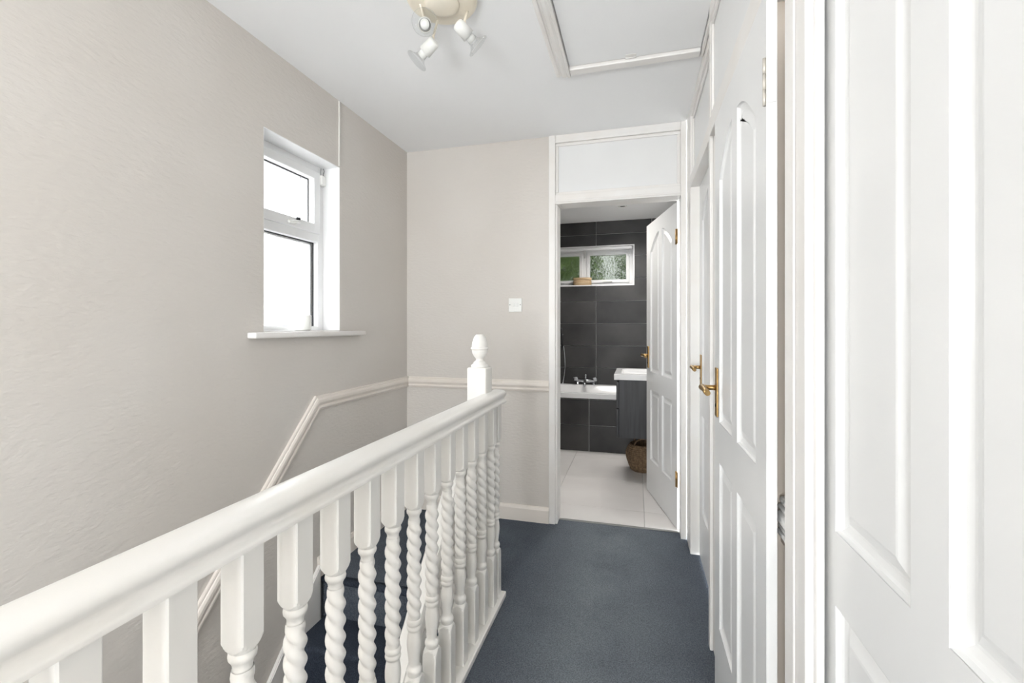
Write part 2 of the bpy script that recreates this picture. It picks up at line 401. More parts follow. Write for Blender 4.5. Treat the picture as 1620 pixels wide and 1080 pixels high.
# ------------------------------------------------------------------ dado rail, baseboards
def molding(name, wall, path, prof, mat, label, cat='dado rail', flip=1):
    """prof: list of (depth, height) ; path in (a, z) on the wall plane; wall = ('x', X) or ('y', Y)"""
    bm = bmesh.new(); rings = []
    P = [Vector(p) for p in path]
    for i, p in enumerate(P):
        ds = []
        if i > 0: ds.append((P[i]-P[i-1]).normalized())
        if i < len(P)-1: ds.append((P[i+1]-P[i]).normalized())
        ns = [Vector((-d.y, d.x)) for d in ds]
        nn = ns[0] if len(ns) == 1 else (ns[0]+ns[1])/(1+ns[0].dot(ns[1]))
        ring = []
        for d, h in prof:
            q = p + nn*h
            ring.append(bm.verts.new((wall[1]+flip*d, q.x, q.y) if wall[0] == 'x' else (q.x, wall[1]+flip*d, q.y)))
        rings.append(ring)
    n = len(prof)
    for a_, b_ in zip(rings, rings[1:]):
        for k in range(n): bm.faces.new((a_[k], a_[(k+1) % n], b_[(k+1) % n], b_[k]))
    bm.faces.new(rings[0]); bm.faces.new(list(reversed(rings[-1])))
    bmesh.ops.recalc_face_normals(bm, faces=bm.faces)
    return struct(obj(name, bm, mat), label, cat)
DP = [(0, .036), (.010, .036), (.0125, .032), (.0125, .027), (.017, .024), (.021, .016), (.021, .004), (.016, -.004), (.012, -.010), (.012, -.015), (.016, -.018), (.016, -.024), (.010, -.030), (.008, -.034), (0, -.034)]
molding('trim_1', ('x', XL), [(-.45, .848+SL*(-.45-1.885)), (1.885, .848), (YF, .848)], DP, 'dado', 'off-white dado rail climbing the stairwell wall and levelling off at the corner')
molding('trim_2', ('y', YF), [(XL+.02, .848), (-.5225, .848)], DP, 'dado', 'off-white dado rail running level under the light switch', flip=-1)
SP = [(0, 0), (.016, 0), (.016, .078), (.012, .088), (.006, .096), (0, .097)]
molding('baseboard_far', ('y', YF), [(XL+.017, .0), (-.5225, .0)], SP, 'dado', 'off-white baseboard under the dado rail between the spindles and the bathroom door', 'baseboard', -1)
molding('baseboard_left', ('x', XL), [(NY-.03, .0), (YF, .0)], SP, 'dado', 'off-white baseboard at the head of the stairs along the window wall', 'baseboard')

# ------------------------------------------------------------------ doors
def offset_poly(P, d):
    n = len(P); out = []
    for i in range(n):
        a, b_, c = Vector(P[i-1]), Vector(P[i]), Vector(P[(i+1) % n])
        d1 = (b_-a).normalized(); d2 = (c-b_).normalized()
        n1 = Vector((-d1.y, d1.x)); n2 = Vector((-d2.y, d2.x))
        m_ = (n1+n2)/(1+n1.dot(n2)); q = b_ + m_*d; out.append((q.x, q.y))
    return out
def panel_outlines(Wd, stile, mun, zs):
    zb0, zb1, zu0, zlow, zhigh = zs
    pw = (Wd-2*stile-mun)/2; L = []
    for s in (0, 1):
        x0 = stile if s == 0 else Wd-stile-pw; x1 = x0+pw
        L.append([(x0, zb0), (x1, zb0), (x1, zb1), (x0, zb1)])
        N = 8; arc = []
        for i in range(N+1):
            t = i/N
            arc.append((t, zlow+(zhigh-zlow)*math.sin(t*PI/2)))
        if s == 0: top = [(x0+t*pw, z) for t, z in arc]; poly = [(x0, zu0), (x1, zu0)] + list(reversed(top))
        else: top = [(x1-t*pw, z) for t, z in arc]; poly = [(x0, zu0), (x1, zu0)] + top
        L.append(poly)
    return L
def make_door(name, loc, rz, Wd, Hd, label, th=.035, stile=.11, mun=.07, zs=(.25, .755, .886, 1.755, 1.865), handle=True, hinges=(), hx=.055, hz=.99, hinge_mat='brass'):
    root = empty(name, loc, rz); struct(root, label, 'door')
    outs = panel_outlines(Wd, stile, mun, zs)
    loops = [[(0, 0), (Wd, 0), (Wd, Hd), (0, Hd)]] + outs
    bm = bmesh.new(); flat = []; vs = []
    for L in loops:
        for (x, z) in L: flat.append((x, z))
    tris = tessellate_polygon([[Vector((x, z, 0)) for x, z in L] for L in loops])
    vs = [bm.verts.new((x, 0, z)) for x, z in flat]
    for t in tris:
        try: bm.faces.new([vs[i] for i in t])
        except ValueError: pass
    back = [bm.verts.new((x, th, z)) for x, z in loops[0]]
    bm.faces.new(back)
    for i in range(4):
        j = (i+1) % 4; bm.faces.new((vs[i], vs[j], back[j], back[i]))
    # the cut-outs have side walls
    idx = 4
    for L in outs:
        k = len(L); inner = [bm.verts.new((x, .012, z)) for x, z in L]
        for i in range(k):
            j = (i+1) % k; bm.faces.new((vs[idx+i], vs[idx+j], inner[j], inner[i]))
        idx += k
    bmesh.ops.recalc_face_normals(bm, faces=bm.faces)
    leaf = obj('leaf', bm, 'gloss', root, origin=(0, 0, 0), local=True)
    D = min(.013, th*.55)
    for L in outs:
        bm = bmesh.new(); prev = None
        steps = [(.0006, .0012), (.003, .55*D), (.007, .80*D), (.016, .98*D), (.020, 1.0*D), (.026, .80*D), (.038, .40*D), (.042, .34*D)]
        for (ins, dep) in steps:
            r = [bm.verts.new((x, dep, z)) for x, z in offset_poly(L, ins)]
            if prev:
                for i in range(len(r)):
                    j = (i+1) % len(r); bm.faces.new((prev[i], prev[j], r[j], r[i]))
            prev = r
        bm.faces.new(prev); bmesh.ops.recalc_face_normals(bm, faces=bm.faces)
        o = obj('panel', bm, 'gloss', root, local=True)
        if sum(p.normal.y*p.area for p in o.data.polygons) > 0: o.data.flip_normals()
    if handle:
        h = bpy.data.objects.new('handle', None); h.empty_display_size = .03; link(h, root); h.location = (hx, 0, hz); PIV[h] = Vector((0, 0, 0)); tag(h, 'brass lever handle')
        bm = bmesh.new(); bx(bm, -.019, .019, -.006, 0, -.082, .078, .0025, 2); o = obj('back_plate', bm, 'brass', h, local=True)
        bm = bmesh.new(); tube(bm, [(0, -.004, .012), (0, -.016, .012), (0, -.046, .012)], [.010, .0085, .0085], 14)
        tube(bm, [(-.010, -.046, .012), (.012, -.046, .012), (.05, -.047, .012), (.085, -.046, .009), (.100, -.044, .006)], [.011, .0105, .0085, .0095, .0085], 14)
        o = obj('lever', bm, 'brass', h, local=True)
        bm = bmesh.new(); lathe(bm, [(.006, -.0015), (.006, .0015)], (0, -.006, -.045), 12, aim((0, 1, 0))); obj('keyhole', bm, 'black', h, local=True)
    for (hz_, kind_) in hinges:
        hg = bpy.data.objects.new('hinge', None); hg.empty_display_size = .03; link(hg, root); hg.location = (Wd, 0, hz_); PIV[hg] = Vector((0, 0, 0))
        if kind_ == 'leaf':      # leaf plates seen on the post side
            bm = bmesh.new(); bx(bm, .002, .024, -.006, -.003, -.045, .045, .0008); obj('plate', bm, hinge_mat, hg, local=True)
            bm = bmesh.new(); lathe(bm, [(.0048, -.046), (.0048, .046)], (0, -.006, 0), 10); o = obj('knuckle', bm, hinge_mat, hg, local=True)
        else:
            bm = bmesh.new(); bx(bm, .0005, .0018, .002, th-.002, -.045, .045, .0003); obj('plate', bm, 'gloss', hg, local=True)
            bm = bmesh.new()
            for q in range(3): lathe(bm, [(.0034, -.050+.033*q), (.0034, -.0180+.033*q)], (-.003, -.003, 0), 12)
            obj('knuckle', bm, hinge_mat, hg, local=True)
    return root
RZ = -PI/2
# door_1: bathroom door, open into the bathroom (hinged on the right post)
Ah, Bh = Vector((.236, 2.888)), Vector((.075, 3.56)); dv = (Ah-Bh).normalized(); wd1 = .688
P0 = Ah - dv*wd1
make_door('door_1', (P0.x, P0.y, .008), math.atan2(dv.y, dv.x), wd1, 1.962, 'white panelled door standing open into the bathroom', hinges=((1.75, 'leaf'), (.30, 'leaf')), stile=.10, hx=.05)
# door_2: far door in the right-hand wall, closed
make_door('door_2', (.325, 2.602, .008), RZ, .664, 1.955, 'closed white panelled door between the bathroom doorway and the cupboard', stile=.10, hx=.075)
# door_3: thin airing-cupboard door lying proud of its frame
make_door('door_3', (.258, 1.674, .012), RZ, .634, 1.903, 'white panelled cupboard door not quite shut, beside the folded towels', th=.020, stile=.085, mun=.065, zs=(.235, .770, .900, 1.680, 1.790), hinges=((1.713, 'pin'), (.24, 'pin')), hx=.052, hz=.995, hinge_mat='steel')
# door_4: near door, closed
make_door('door_4', (.312, .963, .008), RZ, .712, 1.965, 'closed white panelled door after the cupboard with the towels', stile=.112, mun=.068, handle=False, zs=(.25, .760, .880, 1.755, 1.865))

# ------------------------------------------------------------------ door frames, overpanels (white joinery)
def trim(n, label, parts):
    t = empty('trim_%d' % n, ((parts[0][1]+parts[0][2])/2, (parts[0][3]+parts[0][4])/2, min(p[5] for p in parts))); struct(t, label, 'door frame')
    for p in parts:
        o = box(p[0], *p[1:7], p[7] if len(p) > 7 else 'gloss_warm', t, p[8] if len(p) > 8 else .003, 2)
    return t
def bead_frame_y(x0, x1, y, z0, z1, w=.018, d=.010):    # overpanel bead facing -y
    return [('bead', x0, x1, y-d, y, z1-w, z1), ('bead', x0, x1, y-d, y, z0, z0+w), ('bead', x0, x0+w, y-d, y, z0+w, z1-w), ('bead', x1-w, x1, y-d, y, z0+w, z1-w)]
def bead_frame_x(x, y0, y1, z0, z1, w=.018, d=.010):    # facing -x
    return [('bead', x-d, x, y0, y1, z1-w, z1), ('bead', x-d, x, y0, y1, z0, z0+w), ('bead', x-d, x, y0, y0+w, z0+w, z1-w), ('bead', x-d, x, y1-w, y1, z0+w, z1-w)]
# bathroom doorway
trim(3, 'white frame and blank overpanel of the bathroom doorway',
     [('post', -.522, -.482, 2.776, 2.905, 0, ZC), ('post', .247, .279, 2.776, 2.868, 0, ZC),
      ('stop', -.482, -.470, 2.786, 2.905, 0, 1.975), ('head', -.482, .247, 2.778, 2.905, 1.975, 2.032), ('head_bead', -.482, .247, 2.772, 2.778, 1.984, 1.996),
      ('top_rail', -.482, .247, 2.778, 2.905, 2.352, ZC), ('overpanel', -.482, .247, 2.802, 2.9, 2.032, 2.352, 'gloss')]
     + bead_frame_y(-.482, .247, 2.802, 2.032, 2.352))
struct(box('threshold', -.47, .247, 2.853, 2.872, 0.0, .006, 'alu', bev=.002), 'thin metal threshold strip between the carpet and the bathroom tiles', 'threshold')
# right-hand wall: far door
trim(4, 'white frame and overpanel of the closed door next to the bathroom doorway',
     [('post', .28, .345, 2.606, 2.774, 0, ZC), ('head', .28, .36, 1.936, 2.606, 1.966, 2.03), ('top_rail', .28, .36, 1.936, 2.606, 2.345, ZC),
      ('overpanel', .300, .36, 1.936, 2.606, 2.03, 2.345, 'gloss')] + bead_frame_x(.300, 1.936, 2.606, 2.03, 2.345))
trim(5, 'white post between the cupboard and the closed door beyond it',
     [('post', .28, .40, 1.812, 1.936, 0, ZC), ('stop', .268, .28, 1.850, 1.885, 0, ZC)])
trim(6, 'white overpanel above the airing cupboard door',
     [('head', .260, .33, .885, 1.812, 1.921, 1.985), ('top_rail', .260, .33, .885, 1.812, 2.345, ZC),
      ('overpanel', .275, .33, .885, 1.812, 1.985, 2.345, 'gloss')] + bead_frame_x(.275, .885, 1.812, 1.985, 2.345, .022))
trim(7, 'moulded white post between the cupboard and the last door',
     [('post', .28, .306, .887, 1.000, 0, 1.92), ('post_back', .306, .40, .968, 1.000, 0, 1.92), ('bead', .276, .28, .935, .985, 0, 1.92), ('stop', .292, .305, .872, .887, 0, 1.985)])
trim(8, 'white frame and overpanel of the last closed door after the cupboard',
     [('post', .28, .40, .13, .25, 0, ZC), ('head', .292, .40, .25, .872, 1.98, 2.03), ('top_rail', .28, .40, .25, .885, 2.345, ZC), ('overpanel', .300, .40, .25, .885, 2.03, 2.345, 'gloss')])

# ------------------------------------------------------------------ airing cupboard with towels
cup = empty('airing_cupboard', (.6, 1.4, 0)); tag(cup, 'tan painted airing cupboard with a slatted shelf behind the thin panelled door', 'cupboard')
box('back', .86, .88, 1.0, 1.82, 0, 2.35, 'tan', cup); box('side', .40, .86, 1.82, 1.84, 0, 2.35, 'tan', cup); box('side', .40, .86, .98, 1.0, 0, 2.35, 'tan', cup)
box('top', .335, .86, 1.0, 1.82, 2.35, 2.37, 'tan', cup); box('floor_board', .335, .86, 1.0, 1.82, -.02, 0, 'tan', cup)
box('lining_board', .286, .86, 1.100, 1.115, 0, 2.35, 'tan', cup)
for k in range(6): box('shelf_slat', .300+.085*k, .300+.085*k+.06, 1.0, 1.099, .757, .779, 'tan', cup, .002)
tz = .780
for i, (tt, dx) in enumerate(((.012, .0), (.012, .003), (.030, -.003), (.010, .002), (.018, .005))):
    bm = bmesh.new(); bx(bm, .289+dx, .50, 1.006, 1.094-.5*abs(dx), tz, tz+tt-.0012, min(.45*tt, .016), 4)
    o = obj('folded_towel', bm, 'towel'); smooth(o)
    lab = ['thin white folded towel at the bottom of the cupboard pile', 'thin white folded towel second from the bottom of the cupboard pile', 'thick white folded towel in the middle of the cupboard pile', 'thin white folded towel just under the top of the cupboard pile', 'white folded towel on top of the cupboard pile'][i]
    tag(o, lab, 'towel', 'folded towels in the airing cupboard'); tz += tt

# ------------------------------------------------------------------ stair window
XW = -1.60                      # inner face of the window frame
win = empty('window_1', (XW, 1.81, WZ0)); struct(win, 'white plastic casement window with a top fanlight over the stairs', 'window')
def frame_x(parent, name, x0, x1, y0, y1, z0, z1, wl, wr, wb, wt, mat='upvc', bev=.004):
    bm = bmesh.new()
    bx(bm, x0, x1, y0, y0+wl, z0, z1, bev, 2); bx(bm, x0, x1, y1-wr, y1, z0, z1, bev, 2)
    bx(bm, x0, x1, y0+wl-.003, y1-wr+.003, z0, z0+wb, bev, 2); bx(bm, x0, x1, y0+wl-.003, y1-wr+.003, z1-wt, z1, bev, 2)
    return obj(name, bm, mat, parent)
frame_x(win, 'window_frame', XW-.065, XW, WY0, WY1, WZ0, WZ1, .045, .045, .024, .040)
box('transom', XW-.065, XW, WY0+.042, WY1-.042, 1.657, 1.712, 'upvc', win, .004, 2)
sash = frame_x(win, 'fanlight_sash', XW-.050, XW+.010, WY0+.035, WY1-.036, 1.700, WZ1-.034, .046, .046, .048, .042)
frame_x(win, 'gasket', XW-.030, XW-.026, WY0+.043, WY1-.043, WZ0+.022, 1.659, .0065, .0065, .0045, .0065, 'black', 0)
g = frame_x(sash, 'gasket', XW-.030, XW-.026, WY0+.079, WY1-.080, 1.746, WZ1-.074, .0065, .0065, .0045, .0065, 'black', 0)
# the second, outer sealing line of the double glazing
frame_x(win, 'glazing_spacer', XW-.048, XW-.034, WY0+.045, WY1-.045, WZ0+.024, 1.657, .014, .014, .002, .012, 'upvc', 0)
box('pane', XW-.034, XW-.030, WY0+.045, WY1-.045, WZ0+.024, 1.657, 'glass', win)
box('pane', XW-.034, XW-.030, WY0+.081, WY1-.082, 1.748, WZ1-.076, 'glass', sash)
h = bpy.data.objects.new('fanlight_handle', None); link(h, sash); h.location = (0, 0, 0); PIV[h] = PIV[sash]
hb = bmesh.new(); bx(hb, XW+.010, XW+.022, 1.792, 1.842, 1.712, 1.730, .003, 2)
tube(hb, [(XW+.022, 1.835, 1.722), (XW+.045, 1.836, 1.722), (XW+.047, 1.80, 1.716), (XW+.046, 1.765, 1.708)], [.007, .007, .0065, .006], 10)
bpy.data.objects.remove(h)
obj('fanlight_handle', hb, 'whiteplastic', sash)
box('catch', XW+.009, XW+.017, 1.852, 1.876, 1.738, 1.752, 'black', sash, .002)
struct(box('window_sill', XW, XL+.045, WY0+.0, WY1-.0, WZ0-.025, WZ0-.0005, 'gloss_warm'), 'white board under the stair window', 'window sill')
bpy.data.objects.remove(bpy.data.objects['window_sill'])
bm = bmesh.new(); bx(bm, XL+.0005, XL+.046, 1.473, 2.237, 1.172, 1.1975, .006, 3)
bx(bm, XW+.001, XL+.002, WY0+.001, WY1-.001, 1.1985, 1.2015)
o = obj('window_board', bm, 'gloss_warm', win); smooth(o, 40)
# white plastered reveals
bm = bmesh.new()
bx(bm, XW, XL-.0005, WY1-.003, WY1, WZ0+.002, WZ1); bx(bm, XW, XL-.0005, WY0, WY0+.003, WZ0+.002, WZ1); bx(bm, XW, XL-.0005, WY0+.003, WY1-.003, WZ1-.003, WZ1)
obj('reveal_lining', bm, 'ceiling', win)
# things on / by the window
bm = bmesh.new(); lathe(bm, [(.030, 0), (.036, .002), (.0375, .008), (.0385, .070), (.0375, .074), (.0345, .0745), (.0340, .060), (.001, .058)], (-1.552, 1.853, 1.2018), 32)
o = obj('candle_jar', bm, 'candle'); tag(o, 'small white candle jar standing on the stair window board', 'candle jar')
sen = empty('alarm_contact', (XW+.012, 2.05, 1.958)); tag(sen, 'small white alarm contact box at the top corner of the stair window', 'sensor')
box('housing', XW+.001, XW+.022, 2.024, 2.058, 1.958, 2.008, 'whiteplastic', sen, .003, 2)
bm = bmesh.new(); tube(bm, [(XW+.008, 2.033, 2.006), (XW+.008, 2.033, 2.030), (XW+.007, 2.037, 2.048)], .002, 6); tube(bm, [(XW+.012, 2.047, 2.006), (XW+.013, 2.049, 2.024), (XW+.02, 2.046, 2.036), (XW+.016, 2.041, 2.047)], .0025, 6)
obj('wire', bm, 'emboss', sen)
o = box('cable_trunking', XL+.0003, XL+.0065, 2.052, 2.061, WZ1+.004, ZC-.001, 'gloss_warm', None, .0015); tag(o, 'narrow white cable trunking between the stair window and the ceiling', 'trunking')

# ------------------------------------------------------------------ light switch
sw = empty('light_switch', (-.7385, YF, 1.314)); tag(sw, 'white double light switch on the beige end wall', 'light switch')
bm = bmesh.new(); bx(bm, -.7815, -.6955, YF-.009, YF-.0003, 1.3135, 1.3995, .003, 3); obj('plate', bm, 'whiteplastic', sw)
for i, dx in enumerate((-.013, .013)):
    bm = bmesh.new(); bx(bm, -.7385+dx-.009, -.7385+dx+.009, YF-.0135, YF-.008, 1.346, 1.371, .0015, 2)
    bmesh.ops.rotate(bm, verts=bm.verts, cent=(-.7385+dx, YF-.010, 1.3585), matrix=Matrix.Rotation(math.radians(9 if i else -9), 3, 'X'))
    obj('rocker', bm, 'whiteplastic', sw)
for dx in (-.034, .034):
    bm = bmesh.new(); lathe(bm, [(.0034, 0), (.0034, .001)], (-.7385+dx, YF-.009, 1.3585), 12, aim((0, -1, 0))); obj('screw', bm, 'emboss', sw)

# ------------------------------------------------------------------ ceiling spotlight fitting
FX, FY = -.668, 1.50
lf = empty('ceiling_spotlight', (FX, FY, ZC)); tag(lf, 'cream round ceiling light fitting with white adjustable spot heads', 'ceiling light')
bm = bmesh.new(); lathe(bm, [(.124, 0), (.126, -.006), (.125, -.018), (.119, -.026), (.108, -.030), (.002, -.032)], (FX, FY, ZC), 48)
obj('base_plate', bm, 'cream', lf)
bm = bmesh.new(); lathe(bm, [(.062, -.029), (.060, -.036), (.052, -.042), (.03, -.046), (.002, -.047)], (FX, FY, ZC), 36); obj('centre_cover', bm, 'cream', lf)
def spot_head(anchor, back, d):
    """anchor on the base plate, back = rear end of the cup, d = direction it points"""
    d = Vector(d).normalized(); back = Vector(back); mt = aim(d)
    h = bpy.data.objects.new('spot_head', None); h.empty_display_size = .03; link(h, lf); h.location = back - PIV[lf]; PIV[h] = back
    mid = back + d*.026
    bm = bmesh.new(); tube(bm, [anchor, (Vector(anchor)+mid)/2, mid], .0045, 8)
    bmesh.ops.create_uvsphere(bm, u_segments=10, v_segments=8, radius=.009, matrix=Matrix.Translation(mid+(Vector(anchor)-mid).normalized()*.024))
    obj('arm', bm, 'cream', h)
    bm = bmesh.new(); lathe(bm, [(.004, -.001), (.016, .001), (.021, .006), (.0225, .012), (.0245, .058), (.0225, .058), (.020, .02), (.001, .018)], back, 28, mt); obj('cup', bm, 'whiteplastic', h)
    bm = bmesh.new(); lathe(bm, [(.0218, .0545), (.001, .0540)], back, 24, mt, cap=False); obj('cup_mouth', bm, 'black', h)
    bm = bmesh.new(); lathe(bm, [(.015, .040), (.0165, .062), (.0165, .080), (.001, .0805)], back, 24, mt); obj('bulb_cap', bm, 'candle', h)
    bm = bmesh.new(); lathe(bm, [(.0172, .070), (.0195, .084), (.031, .096), (.043, .101), (.0455, .104), (.044, .107), (.036, .1085), (.020, .110), (.001, .1105)], back, 32, mt, cap=False); o = obj('bulb', bm, 'bulbglass', h)
C0 = Vector((0, 0, 1.22))
spot_head((FX-.075, FY-.02, ZC-.028), (-.770, 1.575, 2.350), (.40, -.88, -.42))
spot_head((FX-.050, FY+.075, ZC-.028), (-.735, 1.590, 2.305), (-.80, .20, -.45))
spot_head((FX+.075, FY+.06, ZC-.028), (-.625, 1.530, 2.315), (.50, .62, -.45))

# ------------------------------------------------------------------ loft hatch
ht = empty('loft_hatch', (-.014, 1.68, ZC)); tag(ht, 'white square loft hatch with a moulded surround in the landing ceiling', 'loft hatch')
box('hatch_panel', -.290, .262, 1.312, 2.046, ZC-.010, ZC-.0005, 'ceiling', ht, .002)
def hatch_side(x0, x1, y0, y1):
    bm = bmesh.new(); w = x1-x0
    prof = [(0, 0), (0, -.010), (.10*w, -.016), (.24*w, -.017), (.30*w, -.012), (.42*w, -.012), (.48*w, -.020), (.66*w, -.022), (.80*w, -.020), (.86*w, -.026), (w, -.026), (w, 0)]
    prism(bm, [(x0+a, ZC-.0005+z) for a, z in prof], 'y', y0, y1); return bm
obj('surround_moulding', hatch_side(-.362, -.2935, 1.24, 2.108), 'gloss_warm', ht)
box('surround_batten', -.2930, .262, 2.050, 2.098, ZC-.024, ZC-.0005, 'gloss_warm', ht, .004, 2)
box('surround_batten', -.2930, .262, 1.26, 1.308, ZC-.024, ZC-.0005, 'gloss_warm', ht, .004, 2)
box('surround_strip', .2655, .279, 1.24, 2.108, ZC-.020, ZC-.0005, 'gloss_warm', ht, .003)
bm = bmesh.new(); bx(bm, -.045, .0, 2.018, 2.056, ZC-.0125, ZC-.0095, .001); tube(bm, [(-.045, 2.042, ZC-.013), (.0, 2.042, ZC-.013)], .003, 8)
obj('hatch_hinge', bm, 'gloss_warm', ht)

# ------------------------------------------------------------------ bathroom shell
bwin = (-1.23, -.030, 1.690, 2.118)
wb = wall_with_holes('wall_bathroom', 'y', BY1+.010, BY1+.26, BXL-.1, BXR+.1, -.2, ZC, [bwin], 'grout', 'bathroom end wall clad in large charcoal tiles around a wide window')
TH, TW = .25, .60
zrows = [2.256-TH*k for k in range(0, 10)]
def cut_rects(r, hole): return rects_split(r, hole)
rows = [(2.2585, ZC)] + [(2.256-TH*(k+1)+.0025, 2.256-TH*k-.0025) for k in range(0, 9)]
for (z0, z1) in rows:
    z0 = max(z0, 0.45)
    if z1 - z0 < .02: continue
    for x0 in (-1.636, -1.036, -.436, .164):
        a0, a1 = max(x0+.0025, BXL), min(x0+TW-.0025, BXR)
        if a1-a0 < .02: continue
        rs = rects_split((a0, a1, z0, z1), (bwin[0], bwin[1], bwin[2], bwin[3]))
        if not rs: continue
        bm = bmesh.new()
        for (p0, p1, q0, q1) in rs: bx(bm, p0, p1, BY1, BY1+.0105, q0, q1, .0012 if len(rs) == 1 else 0)
        obj('tile', bm, 'dtile', wb)
wall_with_holes('wall_bathroom_left', 'x', BXL-.1, BXL, BY0, BY1, -.2, ZC, [], 'dtile', 'charcoal tiled side wall of the bathroom beyond the bath')
wall_with_holes('wall_bathroom_right', 'x', BXR, BXR+.1, BY0, BY1, -.2, ZC, [], 'ceiling', 'white side wall of the bathroom behind the open door')
struct(box('wall_bathroom_near', BXL, XL+.98, BY0, BY0+.01, -.2, ZC, 'ceiling'), 'white bathroom wall around the doorway', 'wall')
o = box('ceiling_bathroom', BXL-.1, BXR+.1, BY0, BY1+.26, ZC, ZC+.1, 'ceiling'); struct(o, 'white bathroom ceiling with a small downlight', 'ceiling')
fb = struct(box('floor_bathroom', BXL, BXR, 2.873, BY1, -.2, -.004, 'grout'), 'pale grey tiled bathroom floor', 'floor')
xs = [BXL, -1.165, -.558, .050, BXR]; ys = [2.873, 3.115, 3.712, 4.310, BY1]
for i in range(4):
    for j in range(4):
        bm = bmesh.new(); bx(bm, xs[i]+.0015, xs[i+1]-.0015, ys[j]+.0015, ys[j+1]-.0015, -.004, .002, .001); obj('tile', bm, 'ltile', fb)
dl = empty('downlight', (-.128, 4.588, ZC)); tag(dl, 'small round chrome downlight in the bathroom ceiling', 'downlight')
bm = bmesh.new(); lathe(bm, [(.043, 0), (.043, -.004), (.034, -.006), (.028, -.003), (.026, .0)], (-.128, 4.588, ZC), 28, cap=False); obj('bezel', bm, 'whiteplastic', dl)
bm = bmesh.new(); lathe(bm, [(.026, -.0015), (.001, -.0018)], (-.128, 4.588, ZC), 24, cap=False); obj('lens', bm, 'chrome', dl)

for nm, (lx, ly) in (('downlight_and_fill_lamp', (-.128, 4.588)), ('downlight_and_fill_lamp', (-.45, 3.45))):  # second lamp is added fill; no fitting stands there
    l = bpy.data.lights.new(nm, 'SPOT'); l.energy = 38; l.spot_size = math.radians(150); l.spot_blend = .6; l.shadow_soft_size = .16; l.color = (1, .97, .93)
    o = bpy.data.objects.new(nm, l); COL.objects.link(o); o.location = (lx, ly, ZC-.012)
# ------------------------------------------------------------------ bathroom window
YW = BY1 + .12
w2 = empty('window_2', (-.63, YW, bwin[2])); struct(w2, 'wide white bathroom window with obscured glass above the bath', 'window')
def frame_y(parent, name, y0, y1, x0, x1, z0, z1, wl, wr, wb_, wt, mat='upvc', bev=.004):
    bm = bmesh.new()
    bx(bm, x0, x0+wl, y0, y1, z0, z1, bev, 2); bx(bm, x1-wr, x1, y0, y1, z0, z1, bev, 2)
    bx(bm, x0+wl-.003, x1-wr+.003, y0, y1, z0, z0+wb_, bev, 2); bx(bm, x0+wl-.003, x1-wr+.003, y0, y1, z1-wt, z1, bev, 2)
    return obj(name, bm, mat, parent)
frame_y(w2, 'window_frame', YW, YW+.06, bwin[0], bwin[1], bwin[2], bwin[3], .05, .05, .035, .05)
box('mullion', -.605, -.545, YW, YW+.06, bwin[2]+.03, bwin[3]-.045, 'upvc', w2, .004, 2)
for (a, c) in ((bwin[0]+.045, -.600), (-.550, bwin[1]-.045)):
    s = frame_y(w2, 'sash', YW-.012, YW+.045, a, c, bwin[2]+.03, bwin[3]-.045, .036, .036, .036, .036)
    box('pane', a+.034, c-.034, YW+.016, YW+.020, bwin[2]+.064, bwin[3]-.079, 'frosted', s)
    bm = bmesh.new(); bx(bm, (a+c)/2-.055, (a+c)/2+.055, YW-.024, YW-.012, bwin[2]+.040, bwin[2]+.056, .003, 2); obj('handle', bm, 'whiteplastic', s)
bm = bmesh.new()
bx(bm, bwin[0], bwin[1], BY1-.002, YW, bwin[2]-.012, bwin[2]); bx(bm, bwin[1], bwin[1]+.010, BY1-.002, YW, bwin[2]-.012, bwin[3]+.010)
bx(bm, bwin[0], bwin[1], BY1-.002, YW, bwin[3], bwin[3]+.010)
obj('reveal_lining', bm, 'upvc', w2)
box('roller_blind', bwin[0]+.01, bwin[1]-.01, BY1+.015, BY1+.05, bwin[3]-.034, bwin[3]-.002, 'upvc', w2, .008, 3)
box('blind_pull', -.575, -.555, BY1+.03, BY1+.036, bwin[3]-.12, bwin[3]-.034, 'alu', w2)
bm = bmesh.new(); lathe(bm, [(.100, 0), (.104, .004), (.104, .052), (.098, .056), (.098, .060), (.107, .061), (.107, .082), (.102, .088), (.002, .090)], (-.595, BY1+.045, bwin[2]), 36)
for v in bm.verts: v.co.y = BY1+.045 + (v.co.y-BY1-.045)*.42
o = obj('wooden_box', bm, 'bamboo'); smooth(o, 40); tag(o, 'round lidded pale wooden box on the bathroom window sill', 'box')

# ------------------------------------------------------------------ bath, taps, hose
bt = empty('bathtub', (-.48, 4.83, 0)); tag(bt, 'white bathtub set behind a charcoal tiled panel under the window', 'bathtub')
bm = bmesh.new()
def rr(x0, x1, y0, y1, r, z, n=5):
    P = []
    for (cx, cy, a0) in ((x1-r, y1-r, 0), (x0+r, y1-r, PI/2), (x0+r, y0+r, PI), (x1-r, y0+r, 1.5*PI)):
        for i in range(n+1):
            a = a0+i*PI/2/n; P.append(bm.verts.new((cx+r*math.cos(a), cy+r*math.sin(a), z)))
    return P
X0, X1, Y0, Y1 = BXL+.003, BXR-.003, 4.465, BY1-.002
Ls = [rr(X0, X1, Y0, Y1, .012, .520), rr(X0, X1, Y0, Y1, .012, .566), rr(X0+.004, X1-.004, Y0+.004, Y1-.004, .012, .570), rr(X0+.07, X1-.07, Y0+.055, Y1-.085, .09, .570),
      rr(X0+.078, X1-.078, Y0+.063, Y1-.093, .09, .562), rr(X0+.11, X1-.11, Y0+.10, Y1-.13, .11, .26), rr(X0+.16, X1-.17, Y0+.15, Y1-.18, .11, .17)]
for a_, b_ in zip(Ls, Ls[1:]):
    for k in range(len(a_)): bm.faces.new((a_[k], a_[(k+1) % len(a_)], b_[(k+1) % len(a_)], b_[k])).smooth = True
bm.faces.new(Ls[-1])
bmesh.ops.recalc_face_normals(bm, faces=bm.faces)
